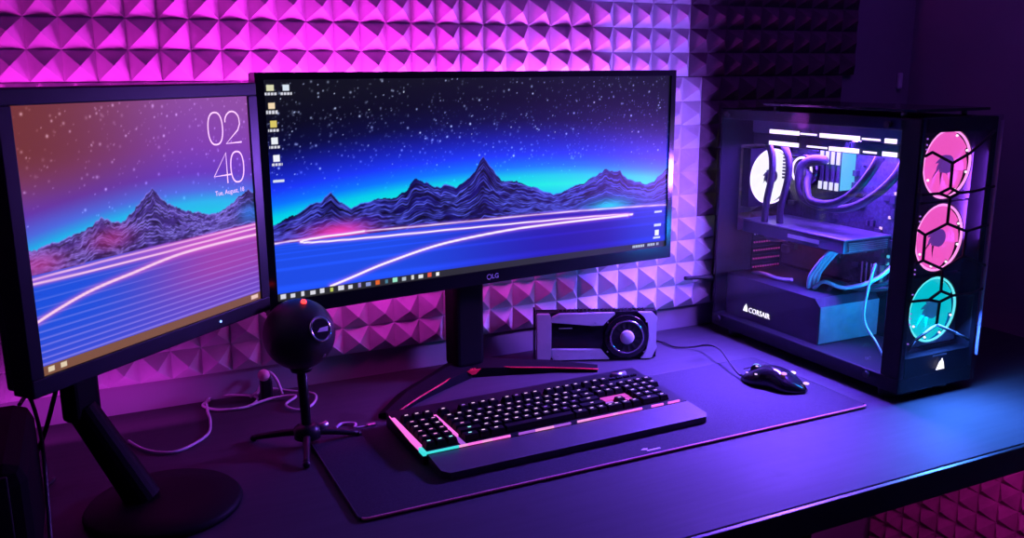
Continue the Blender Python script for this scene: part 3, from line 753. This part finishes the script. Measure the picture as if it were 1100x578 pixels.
for k_ in range(13):
    a = 2 * math.pi * k_ / 13
    s = MB(); d1 = Vector((math.cos(a), 0, math.sin(a))); d2 = Vector((math.cos(a + .22), 0, math.sin(a + .22)))
    s.bm.faces.new([s.bm.verts.new(FC + q) for q in (d1 * .0165 + Vector((0, -.0215, 0)), d1 * .0305 + Vector((0, -.0225, 0)), d2 * .0305 + Vector((0, -.0208, 0)), d2 * .0165 + Vector((0, -.0208, 0)))])
    s.build('blade', M['satin'], gp)
s = MB(); s.lathe([(.0145, 0), (.0148, .004), (.012, .0058), (.002, .0064)], FC + Vector((0, -.0206, 0)), (0, -1, 0), 32); s.build('fan_hub', M['silver'], gp)
for u, v in ((.05, .097), (.125, .083), (.048, .014), (.118, .014), (.152, .084), (.152, .02), (.232, .084), (.229, .018)):
    s = MB(); s.cyl(gf(u, v, -.0182), gf(u, v, -.0205), .0016, seg=12); s.build('screw', M['steel'], gp)
s = MB()
for i in range(22): s.b2(gf(.05 + i * .0085, GH - .003, -.01), gf(.0515 + i * .0085, GH + .001, .006))
s.build('top_fins', M['heat'], gp)
s = MB(); s.b2(gf(.052, .0005, .002), gf(.14, .0045, .0045)); s.build('edge_connector', mat('gold_contacts', (.7, .5, .15), .35, 1.), gp)

# ------------------------------------------------------------------ microphone
mc = thing('microphone', 'black ball microphone with a red light on a small tripod', 'microphone', (.281, -.295, DZ))
BC = Vector((-.006, -.013, .196))
s = MB(); s.sphere(BC, .0555, u=48, v=32); s.build('ball', mat('perforated_black_shell', (.015, .015, .018), .3, bump=.6, bscale=1500), mc)
n = Vector((.48, -.98, .36)).normalized()
s = MB(); s.torus(BC + n * .0545, n, .0178, .0021, 36, 8); s.build('badge_ring', M['chrome'], mc)
s = MB(); s.cyl(BC + n * .0515, BC + n * .0555, .0155, seg=32); s.build('badge_disc', M['gloss'], mc)
side = n.cross(Vector((0, 0, 1))).normalized() * -1; upv = side.cross(n).normalized() * -1
if upv.z < 0: upv = -upv
rx = Vector((.9, -.434, 0)); rx = (rx - n * rx.dot(n)).normalized(); ry = n.cross(rx); ry = ry if ry.z > 0 else -ry
s = MB(); s.prism([(-.006, -.006), (.0125, -.001), (.0125, .0068), (-.002, .001)], lambda u, v, t: BC + n * t + rx * u + ry * v, .0556, .0564); s.build('badge_emblem', M['white'], mc)
ld = (Vector((.12, -.25, .95))).normalized()
s = MB(); s.sphere(BC + ld * .0562, .0045, u=16, v=10); s.build('status_light', G['red'], mc)
n2 = Vector((.55, -.8, -.55)).normalized()
s = MB(); s.cyl(BC + n2 * .0545, BC + n2 * .0572, .003, seg=14); s.build('pattern_switch', M['chrome'], mc)
s = MB(); s.cyl(BC + Vector((0, 0, -.06)), BC + Vector((0, 0, -.05)), .016, .02); s.cyl((0, 0, .035), BC + Vector((0, 0, -.052)), .008); s.build('pole', M['satin'], mc)
s = MB(); s.lathe([(.012, 0), (.021, .004), (.021, .02), (.012, .028)], (0, 0, .014)); s.build('tripod_hub', M['satin'], mc)
for tx, ty in ((-.02, -.077), (-.075, .062), (.085, .004)):
    s = MB(); s.tube([(tx * .12, ty * .12, .026), (tx * .5, ty * .5, .019), (tx, ty, .0075)], lambda t: .0068 - .0022 * t, 8, 4); s.sphere((tx, ty, .0062), .006, u=12, v=8); s.build('leg', M['satin'], mc)
s = MB(); s.cyl((.02, .0, .03), (.034, .003, .034), .0055, seg=16); s.build('tilt_knob', M['steel'], mc)

# ------------------------------------------------------------------ loose cables and small things on the desk
def dz(l, z=.0034): return [(x, y, DZ + z) for x, y in l]
ct = thing('clear_cable', 'tangled loops of clear cable on the desk behind the microphone', 'cable', (.2, -.05, DZ))
s = MB(); s.tube(dz([(.02, -.146), (.045, -.2), (.087, -.225), (.138, -.18), (.152, -.12), (.155, -.06), (.165, .0), (.21, -.004), (.246, -.035), (.225, -.075), (.175, -.07), (.15, -.035), (.165, -.012)]), .0025)
s.build('strand', M['clear'], ct, ct.location)
s = MB(); s.tube([(x, y, DZ + z) for x, y, z in ((.235, -.03, .004), (.265, -.02, .012), (.31, -.045, .008), (.345, -.075, .006), (.33, -.12, .004), (.30, -.135, .004), (.285, -.105, .006), (.31, -.075, .009), (.27, -.06, .006), (.225, -.075, .004))], .0025)
s.build('strand', M['clear'], ct, ct.location)
s = MB(); s.tube([(x, y, DZ + z) for x, y, z in ((.246, -.035, .007), (.26, -.01, .02), (.272, -.022, .045), (.285, -.035, .03), (.29, -.05, .006))], .003)
s.build('strand', M['clear'], ct, ct.location)
kn = thing('cable_plug', 'small dark plug with pale pink cap at the wall behind the microphone', 'plug', (.262, -.05, DZ))
s = MB(); s.box((.262, -.05, DZ + .022), (.022, .02, .042), bev=.005); s.build('plug_body', M['satin'], kn, kn.location)
s = MB(); s.sphere((.258, -.055, DZ + .051), .011, u=18, v=12); s.build('plug_cap', mat('pale_pink_plastic', (.75, .45, .5), .4), kn, kn.location)
ce = thing('clear_cable', 'short clear cable end beside the microphone tripod near the keyboard', 'cable', (.38, -.25, DZ))
s = MB(); s.tube([(x, y, DZ + .0034) for x, y in ((.34, -.245), (.355, -.23), (.375, -.24), (.37, -.258), (.39, -.262))], .0024); s.build('strand', M['clear'], ce, ce.location)
s = MB(); s.box((.397, -.263, DZ + .0048), (.016, .009, .007), bev=.0015); s.build('connector', M['steel'], ce, ce.location)

# black cabinet at the desk's end
sp = thing('desk_speaker', 'black speaker cabinet standing at the dark end of the desk', 'speaker', (-.19, -.47, DZ))
s = MB(); s.b2((-.29, -.60, DZ + .004), (-.093, -.36, DZ + .172), bev=.022); s.build('cabinet', M['fabric'], sp, sp.location)
s = MB(); s.box((-.19, -.602, DZ + .093), (.16, .004, .145), bev=.0015); s.build('grille', M['rubber'], sp, sp.location)
for x in (-.27, -.11):
    for y in (-.58, -.38):
        s = MB(); s.cyl((x, y, DZ), (x, y, DZ + .008), .01, seg=14); s.build('foot', M['rubber'], sp, sp.location)
s = MB(); s.tube([(x, y, DZ + z) for x, y, z in ((-.11, -.365, .165), (-.098, -.35, .17), (-.088, -.38, .12), (-.0865, -.43, .06), (-.086, -.48, .006), (-.08, -.55, .004))], .0028); s.build('signal_cable', M['tube'], sp, sp.location)

# ------------------------------------------------------------------ computer case
PO = Vector((1.382, -.3275, DZ))
pc = thing('computer_case', 'tall black computer case with glass sides and glowing pink and cyan fans', 'computer', PO)
x0, x1, y0, y1 = 1.278, 1.472, -.592, -.062
def part(s, nm, m, par=None, lbl=None, kind=None):
    o = s.build(nm, m, par or pc, PO)
    if lbl: o['label'] = lbl
    if kind: o['kind'] = kind
    return o
D = lambda x, y, z: Vector((x, y, DZ + z))
for x in (x0 + .03, x1 - .03):
    for y in (y0 + .05, y1 - .05):
        part(MB().cyl(D(x, y, 0), D(x, y, .0205), .016, .018, 20), 'foot', M['rubber'])
part(MB().b2(D(x0, y0 + .004, .02), D(x1, y1, .048), bev=.002), 'base', M['metal_black'])
part(MB().b2(D(x1 - .004, y0 + .03, .048), D(x1, y1 - .004, .492)), 'far_panel', M['metal_black'])
rp_ = MB(); rp_.b2(D(x0 + .002, y1 - .004, .048), D(x1, y1, .235)); rp_.b2(D(x0 + .002, y1 - .004, .43), D(x1, y1, .492)); rp_.b2(D(x0 + .002, y1 - .004, .235), D(1.335, y1, .43)); rp_.b2(D(1.4705, y1 - .004, .235), D(x1, y1, .43))
part(rp_, 'rear_panel', M['metal_black'])
tp = MB(); tp.b2(D(x0, y0 + .03, .490), D(x1, y1, .512), bev=.003); part(tp, 'top_frame', M['metal_black'])
part(MB().b2(D(x0 + .004, y0 + .02, .522), D(x1 - .004, y1 - .13, .527), bev=.0008), 'top_glass', M['gloss'])
for x in (x0 + .02, x1 - .02):
    for y in (y0 + .06, y1 - .15):
        part(MB().cyl(D(x, y, .5118), D(x, y, .5222), .005, seg=14), 'standoff', M['steel'])
# front: pillars, bars
fr = MB(); fr.b2(D(x0, y0 + .004, .048), D(x0 + .014, y0 + .045, .512), bev=.002); fr.b2(D(x1 - .014, y0 + .004, .048), D(x1, y0 + .045, .512), bev=.002)
fr.b2(D(x0 + .014, y0 + .004, .048), D(x1 - .014, y0 + .03, .085)); fr.b2(D(x0 + .014, y0 + .004, .488), D(x1 - .014, y0 + .03, .512))
part(fr, 'front_frame', M['metal_black'])
part(MB().b2(D(x0 - .001, y0 - .004, .022), D(x1 + .001, y0, .515), bev=.0008), 'front_glass', glass('smoked_glass', (.9, .88, .93)))
part(MB().b2(D(x0 - .0045, y0 + .045, .03), D(x0 - .0005, y1 - .002, .512), bev=.0006), 'side_glass', glass('clear_side_glass', (.95, .95, .97)))
for y in (y0 + .07, y1 - .03):
    for z in (.04, .5):
        part(MB().cyl(D(x0 - .010, y, z), D(x0 - .0045, y, z), .006, seg=16), 'glass_thumbscrew', M['rubber'])
# bright chamfered edge of the front glass
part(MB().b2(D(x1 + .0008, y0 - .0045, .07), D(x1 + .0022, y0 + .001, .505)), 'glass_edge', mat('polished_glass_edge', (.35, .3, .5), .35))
# hexagon bars on the front glass
hexp = [(1.262, .45), (1.294, .456), (1.347, .435), (1.39, .451), (1.349, .392), (1.373, .382), (1.351, .375), (1.323, .384), (1.283, .384), (1.41, .382), (1.352, .329), (1.299, .313), (1.404, .311), (1.274, .323), (1.301, .268), (1.282, .263), (1.354, .247), (1.404, .266), (1.433, .256), (1.356, .207), (1.388, .195), (1.356, .187), (1.328, .194), (1.283, .196), (1.437, .193), (1.355, .145), (1.304, .122), (1.407, .123)]
hexp = [(x + .022 * (z - .29), z) for x, z in hexp]
hexp += [(x0 + .006, .470), (x1 - .02, .488), (x0 + .006, .105), (x1 - .03, .105), (1.46, .318), (1.465, .388), (1.465, .199), (1.465, .243)]
hx = MB()
for a, b in ((0, 1), (1, 2), (2, 3), (2, 4), (4, 5), (4, 7), (7, 6), (6, 5), (8, 7), (5, 9), (6, 10), (10, 11), (10, 12), (11, 13), (11, 14), (14, 15), (14, 16), (16, 17), (17, 18), (16, 19), (19, 20), (19, 22), (22, 21), (21, 20), (22, 23), (20, 24), (21, 25), (25, 26), (25, 27), (3, 29), (12, 32), (9, 33), (24, 34), (18, 35), (17, 12), (26, 30), (27, 31)):
    pa, pb = hexp[a], hexp[b]
    pa = (max(x0 + .003, pa[0]), pa[1]); pb = (max(x0 + .003, pb[0]), pb[1])
    hx.cyl(D(pa[0], y0 - .0055, pa[1]), D(pb[0], y0 - .0055, pb[1]), .0026, seg=8)
part(hx, 'hexagon_trim', M['rubber'])
# sail emblem low on the front
em = MB()
for pl_ in ([(-.010, -.009), (-.002, -.009), (.001, .008), (-.003, .0045)], [(-.0005, -.009), (.0055, -.009), (.004, .012), (.0025, .010)], [(.007, -.009), (.011, -.009), (.0065, .007)]):
    em.prism(pl_, lambda u, v, t: D(1.374 + u, y0 - .004 - t, .066 + v), 0, .0012)
part(em, 'sail_emblem', G['logo'])
em = MB(); em.b2(D(1.352, y0 - .0048, .0835), D(1.388, y0 - .0042, .0865)); part(em, 'front_glint', M['steel'])
for z in (.478, .468, .46, .345, .336, .25, .242, .205, .17, .161, .15, .114):
    part(MB().sphere(D(x0 + .016, y0 + .0035, z), .0016, u=10, v=6), 'edge_light', G['key_v'])
part(MB().b2(D(x0 + .014, -.5465, .085), D(x1 - .006, -.5445, .488)), 'front_plate', mat('violet_grey_front_plate', (.10, .09, .12), .5))
# fans
def fan(cx, cy, cz, ax, r, frame_m, blade_m, ring_m, hub_m, lbl, hubr=.022, nb=9, leds=()):
    """ax = unit axis (points to the viewer side)"""
    A = Vector(ax); U_ = Vector((0, 0, 1)).cross(A).normalized(); V_ = A.cross(U_)
    c = D(cx, cy, cz)
    P = lambda u, v, t: c + U_ * u + V_ * v + A * t
    s = MB()
    N = 32
    for k_ in range(N):
        a0, a1 = 2 * math.pi * k_ / N, 2 * math.pi * (k_ + 1) / N
        def sq(a):
            m_ = max(abs(math.cos(a)), abs(math.sin(a))); q = r + .0018; return (q * math.cos(a) / m_, q * math.sin(a) / m_)
        i0, i1 = (r * math.cos(a0), r * math.sin(a0)), (r * math.cos(a1), r * math.sin(a1)); o0, o1 = sq(a0), sq(a1)
        for t in (-.0125, .0125):
            s.bm.faces.new([s.bm.verts.new(P(*q, t)) for q in (i0, i1, o1, o0)])
        for q0, q1 in ((i0, i1), (o0, o1)):
            s.bm.faces.new([s.bm.verts.new(P(*q, t)) for q, t in ((q0, -.0125), (q1, -.0125), (q1, .0125), (q0, .0125))])
    bmesh.ops.remove_doubles(s.bm, verts=s.bm.verts, dist=1e-5)
    f = part(s, 'fan', frame_m, lbl=lbl)
    s = MB(); s.torus(c + A * .010, A, r - .003, .0022, 48, 6); part(s, 'ring_light', ring_m, f)
    s = MB(); s.cyl(P(0, 0, -.008), P(0, 0, .012), hubr, seg=28); part(s, 'hub', hub_m, f)
    for k_ in range(nb):
        s = MB(); rows = []
        for i in range(5):
            rr = hubr * .95 + (r - .003 - hubr * .95) * i / 4
            th = 2 * math.pi * k_ / nb + .25 * i / 4
            hw = math.pi / nb * 1.35
            rows.append([s.bm.verts.new(P(rr * math.cos(th + hw * d), rr * math.sin(th + hw * d), .002 - .004 * d)) for d in (-1, -.5, 0, .5, 1)])
        for i in range(4):
            for j in range(4): s.bm.faces.new((rows[i][j], rows[i + 1][j], rows[i + 1][j + 1], rows[i][j + 1]))
        part(s, 'blade', blade_m, f)
    for a in leds:
        s = MB(); s.sphere(P((r - .010) * math.cos(R(a)), (r - .010) * math.sin(R(a)), .011), .0024, u=10, v=8); part(s, 'led', G['led'], f)
    return f
fan(1.371, -.560, .430, (0, -1, 0), .0625, M['black'], G['pink'], G['pink2'], G['hubp'], 'topmost front fan glowing pink', hubr=.016, leds=(-150, -105, -62, -18, 25, 70))
fan(1.369, -.560, .298, (0, -1, 0), .0625, M['black'], G['pink'], G['pink2'], G['hubp'], 'middle front fan glowing pink', hubr=.016, leds=(-150, -105, -62, -18, 25, 70))
fan(1.371, -.560, .164, (0, -1, 0), .0625, M['black'], G['cyan'], G['cyan2'], G['hubc'], 'bottom front fan glowing cyan', hubr=.016, leds=(-150, -105, -62, -18, 25, 70))
rf = fan(1.407, -.079, .357, (0, -1, 0), .064, M['metal_black'], G['fan_white'], G['white'], M['satin'], 'white glowing fan on the rear panel', hubr=.016)
# power supply shroud
sd = MB(); sd.prism([(-.366, .048), (-.08, .048), (-.08, .142), (-.352, .142), (-.366, .128)], lambda u, v, t: D(t, u, v), 1.302, 1.4675); part(sd, 'power_supply_shroud', mat('blue_black_shroud', (.03, .028, .04), .38, .2))
text_mesh('maker_mark', 'CORSAIR', .0165, Matrix.Translation(D(1.3012, -.192, .0715) - PO) @ Matrix.Rotation(R(-90), 4, 'Z') @ Matrix.Rotation(R(90), 4, 'X'), G['logo'], pc)
em = MB()
for pl_ in ([(-.007, -.008), (-.0015, -.008), (.001, .006), (-.002, .004)], [(-.0005, -.008), (.004, -.008), (.003, .010), (.002, .008)], [(.005, -.008), (.008, -.008), (.005, .006)]):
    em.prism(pl_, lambda u, v, t: D(1.3015 - t, -.147 - u, .0745 + v), 0, .001)
part(em, 'sail_mark', G['logo'])
# inner steel face lit by the front fans
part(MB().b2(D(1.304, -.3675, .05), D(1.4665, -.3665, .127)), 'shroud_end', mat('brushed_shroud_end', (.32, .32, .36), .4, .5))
# motherboard and what sits on it
mb_ = part(MB().b2(D(1.462, -.415, .15), D(1.466, -.078, .455)), 'motherboard', M['pcb'])
part(MB().b2(D(1.4662, -.53, .09), D(1.4678, -.078, .478)), 'motherboard_tray', M['metal_black'])
s = MB()
for k_ in range(60):
    y, z = random.uniform(-.405, -.09), random.uniform(.155, .45); w, h = random.uniform(.004, .02), random.uniform(.004, .018)
    s.b2(D(1.462 - random.uniform(.003, .012), y, z), D(1.4625, y + w, z + h))
part(s, 'board_components', [M['heat']], mb_)
s = MB()
for k_ in range(5): s.b2(D(1.452, -.33 - .012 * k_, .155), D(1.4625, -.326 - .012 * k_, .2))
part(s, 'board_ports', M['steel'], mb_)
for y, z in ((-.385, .19), (-.385, .205), (-.385, .22), (-.385, .165), (-.39, .35), (-.385, .385), (-.395, .405), (-.115, .425), (-.15, .425), (-.38, .30), (-.36, .275)):
    part(MB().box(D(1.4605, y, z), (.003, .006, .006), bev=.0008), 'board_light', G['key_w'] if z > .25 else G['ramc'])
s = MB()
for k_ in range(8): s.b2(D(1.43, -.135, .405 - k_ * .0075), D(1.462, -.098, .409 - k_ * .0075))
part(s, 'voltage_heatsink', M['heat'])
for k_ in range(4):
    y = -.222 - .0155 * k_
    st = part(MB().b2(D(1.425, y - .0045, .342), D(1.462, y + .0045, .43), bev=.0008), 'memory_stick', M['heat'])
    part(MB().b2(D(1.4222, y - .0042, .398), D(1.4249, y + .0042, .4285)), 'light_panel', G['ram'], st)
    part(MB().b2(D(1.4222, y - .0042, .3435), D(1.4249, y + .0042, .36)), 'light_panel', G['ram'], st)
part(MB().b2(D(1.424, -.2795, .345), D(1.462, -.2775, .43)), 'memory_light_bar', G['ramc'])
# pump block, hoses, radiator
pb = MB(); pb.cyl(D(1.415, -.175, .378), D(1.462, -.175, .378), .034, seg=36); part(pb, 'pump_block', M['gloss'])
part(MB().torus(D(1.414, -.175, .378), (1, 0, 0), .0285, .0025, 36, 8), 'pump_ring_light', G['white'])
part(MB().cyl(D(1.4135, -.175, .378), D(1.4145, -.175, .378), .018, seg=28), 'pump_cap', M['heat'])
part(MB().tube([D(*q) for q in ((1.36, -.440, .452), (1.36, -.420, .41), (1.362, -.375, .358), (1.365, -.318, .327), (1.37, -.253, .325), (1.385, -.222, .352), (1.40, -.210, .372), (1.415, -.19, .375))], .0085, 10, 6), 'coolant_hose', M['tube'])
part(MB().tube([D(*q) for q in ((1.39, -.475, .452), (1.39, -.45, .40), (1.39, -.40, .352), (1.39, -.335, .318), (1.39, -.255, .312), (1.385, -.205, .335), (1.385, -.2, .385), (1.39, -.225, .408), (1.40, -.255, .408), (1.41, -.19, .395))], .0085, 10, 6), 'coolant_hose', M['tube'])
part(MB().tube([D(*q) for q in ((1.345, -.135, .445), (1.342, -.158, .415), (1.342, -.162, .37), (1.342, -.150, .31), (1.345, -.146, .25), (1.35, -.165, .232), (1.37, -.19, .235))], .0075, 10, 6), 'power_cable', M['tube'])
part(MB().tube([D(*q) for q in ((1.36, -.165, .445), (1.36, -.19, .41), (1.36, -.192, .365), (1.36, -.176, .30), (1.36, -.18, .255), (1.37, -.2, .24))], .0075, 10, 6), 'power_cable', M['tube'])
part(MB().b2(D(1.318, -.535, .462), D(1.458, -.12, .489), bev=.002), 'radiator', M['heat'])
for k_ in range(3):
    ya = -.53 + k_ * .137
    f = part(MB().b2(D(1.320, ya, .437), D(1.456, ya + .134, .4615), bev=.002), 'radiator_fan', M['satin'])
for z0_, wds in ((.467, ((-.175, -.262), (-.265, -.31), (-.318, -.42), (-.425, -.468), (-.478, -.505))), (.443, ((-.175, -.262), (-.285, -.34), (-.345, -.42), (-.43, -.462), (-.475, -.508)))):
    for i, (ya, yb) in enumerate(wds):
        th = .0042 if i in (0, 2, 4) else .0018
        part(MB().b2(D(1.3165, yb, z0_ - th), D(1.3185, ya, z0_ + th), bev=.0006), 'light_strip', G['white'])
# inner graphics card
gi = part(MB().b2(D(1.335, -.385, .236), D(1.461, -.085, .262), bev=.002), 'inner_graphics_card', mat('dark_card_shroud', (.06, .06, .085), .35, .5))
part(MB().b2(D(1.333, -.388, .2625), D(1.461, -.085, .2655), bev=.0008), 'card_backplate', mat('brushed_backplate', (.25, .25, .3), .35, .8), gi)
for y in (-.15, -.24, -.33):
    part(MB().cyl(D(1.395, y, .2345), D(1.395, y, .236), .042, seg=32), 'card_fan', M['satin'], gi)
s = MB()
for k_ in range(5): s.b2(D(1.345, -.3895, .24 + .004 * k_), D(1.45, -.385, .242 + .004 * k_))
part(s, 'card_fins', M['steel'], gi)
part(MB().box(D(1.334, -.275, .2495), (.0015, .09, .008)), 'card_trim', M['steel'], gi)
# expansion slot covers with discs coloured like light through perforations
for k_ in range(5):
    z = .222 - .0195 * k_
    sc = part(MB().b2(D(1.380, -.0685, z - .0085), D(1.465, -.0665, z + .0085)), 'slot_cover', M['metal_black'])
    s = MB()
    for i in range(11): s.cyl(D(1.3855 + .0075 * i, -.0700, z), D(1.3855 + .0075 * i, -.0686, z), .0024, seg=8)
    part(s, 'perforations', M['vent_glow'] if k_ else M['steel'], sc)
part(MB().box(D(1.40, -.0705, .2335), (.05, .003, .008), bev=.001), 'slot_badge', M['white'])
# sleeved cables from the shroud
for dx in (0, .012, .024):
    part(MB().tube([D(1.345 + dx, -.345, .238), D(1.342 + dx, -.325, .215), D(1.342 + dx, -.295, .175), D(1.35 + dx, -.283, .145)], .0042, 8, 6), 'card_power_cable', M['sleeve'])
for k_, (ya, yb) in enumerate(((-.29, -.42), (-.31, -.44), (-.33, -.46))):
    part(MB().tube([D(1.36 + .02 * k_, ya, .143), D(1.355 + .02 * k_, ya - .03, .165), D(1.37 + .02 * k_, (ya + yb) / 2 - .01, .16), D(1.40 + .02 * k_, yb, .19), D(1.455, yb - .01, .24)], .0042, 8, 6), 'board_cable', M['sleeve'] if k_ == 0 else M['tube'])
part(MB().tube([D(1.33, -.47, .235), D(1.325, -.462, .18), D(1.33, -.455, .12), D(1.335, -.485, .08), D(1.34, -.5, .055)], .0022, 8, 6), 'fan_cable', M['sleeve'])
part(MB().tube([D(1.35, -.11, .143), D(1.345, -.15, .149), D(1.345, -.20, .147), D(1.35, -.235, .152)], .004, 8, 6), 'front_cable', M['sleeve'])
# cable leaving the rear
part(MB().tube([D(1.30, -.0585, .125), D(1.285, -.052, .126), D(1.262, -.05, .128), D(1.205, -.05, .132)], lambda t: .0068 if t < .7 else .0045, 8, 5), 'rear_cable', M['rubber'])

# ------------------------------------------------------------------ small pale strip on the wall over the case
ws = MB(); ws.box((1.885, -.006, DZ + .565), (.012, .010, .04), bev=.003)
tag(ws.build('pale_sliver', M['white']), 'small pale hook stuck to the smooth wall above the computer', 'sliver')

# ------------------------------------------------------------------ lights the place has, and added fill
def area(name, loc, target, sx, sy, col, power, spread=180):
    l = bpy.data.lights.new(name, 'AREA'); l.shape = 'RECTANGLE'; l.size = sx; l.size_y = sy; l.color = col; l.energy = power
    l.spread = R(spread)
    o = bpy.data.objects.new(name, l); C.objects.link(o); o.location = loc
    d = Vector(target) - Vector(loc); o.rotation_euler = d.to_track_quat('-Z', 'X').to_euler()
    return o
# magenta strips stuck to the backs of the two monitors
area('monitor_backlight', (.42, -.10, DZ + .47), (.41, .0, DZ + .60), .05, .36, (1., .03, .95), 3.7)
area('monitor_backlight', (.86, -.085, DZ + .47), (.83, .0, DZ + .60), .05, .34, (.6, .08, 1.), 4.2)
area('monitor_backlight', (.62, -.105, DZ + .28), (.6, .0, DZ + .16), .04, .5, (1., .04, .9), .6)
area('monitor_backlight', (-.05, -.15, DZ + .42), (-.07, .0, DZ + .52), .05, .28, (1., .03, .9), .9)
area('desk_edge_strip', (-.10, -.10, DZ + .045), (-.10, .0, DZ + .03), .02, .46, (.85, .04, 1.), .22)
# violet strips under the roof of the case, shining through its side glass
area('case_strip_light', (1.312, -.38, DZ + .461), (1.11, -.46, DZ + .0), .012, .30, (.15, .06, 1.), 30., 97)
area('case_roof_light', (1.39, -.32, DZ + .434), (1.385, -.32, DZ), .1, .34, (.17, .05, 1.), 12.)
area('side_glass_fill', (1.262, -.36, DZ + .36), (.6, -.19, DZ + .34), .06, .1, (.3, .1, 1.), 8.)  # unseen lamp added outside the side glass to carry the case's glow
area('front_fan_glow', (1.37, -.612, DZ + .164), (1.39, -.8, DZ), .09, .09, (.05, .2, 1.), 7.)
area('front_fan_glow', (1.45, -.585, DZ + .37), (1.452, -.5, DZ + .37), .16, .02, (.3, .06, 1.), .8)  # violet fill added behind the front glass to mimic haze around the fans
area('inner_fan_light', (1.38, -.543, DZ + .17), (1.39, -.3, DZ + .12), .1, .1, (.0, .35, 1.), 2.5)
area('slot_cover_fill', (1.37, -.20, DZ + .205), (1.425, -.07, DZ + .18), .03, .03, (1., .15, .4), .12)  # unseen pink fill added to brighten the slot discs
area('under_desk_strip', (1.5, -.6, DZ - .06), (1.85, -.4, .2), .05, .4, (1., .04, .9), 1.)
area('overhead_fill', (1.3, -1.1, 2.3), (1.2, -.7, 0), .6, .6, (.3, .05, 1.), 3.)  # unseen violet fill added overhead to lift the dark walls

w = bpy.data.worlds.new('night'); S.world = w; w.use_nodes = True
w.node_tree.nodes['Background'].inputs[0].default_value = (.3, .1, 1., 1); w.node_tree.nodes['Background'].inputs[1].default_value = .004

# ------------------------------------------------------------------ camera
f_, p_, yw, H_, D_, rl = 950., R(12.607), R(25.717), .594, 1.645, R(.308)
fw = Vector((math.sin(yw) * math.cos(p_), math.cos(yw) * math.cos(p_), -math.sin(p_)))
rt = Vector((math.cos(yw), -math.sin(yw), 0)); dn = -rt.cross(fw)
rt, dn = rt * math.cos(rl) + dn * math.sin(rl), dn * math.cos(rl) - rt * math.sin(rl)
cam = bpy.data.cameras.new('camera'); cam.sensor_width = 36; cam.lens = f_ / 1100 * 36; cam.clip_start = .02
co = bpy.data.objects.new('camera', cam); C.objects.link(co)
mw = Matrix((rt, -dn, -fw)).transposed().to_4x4(); mw.translation = (0, -D_, DZ + H_)
co.matrix_world = mw
S.camera = co
S.view_settings.view_transform = 'Standard'; S.view_settings.look = 'None'
S.view_settings.exposure = 0; S.view_settings.gamma = 1; S.view_settings.use_curve_mapping = False
S.cycles.use_denoising = True
S.cycles.max_bounces = 8; S.cycles.transparent_max_bounces = 12
S.cycles.sample_clamp_indirect = 4
S.cycles.caustics_reflective = False; S.cycles.caustics_refractive = False
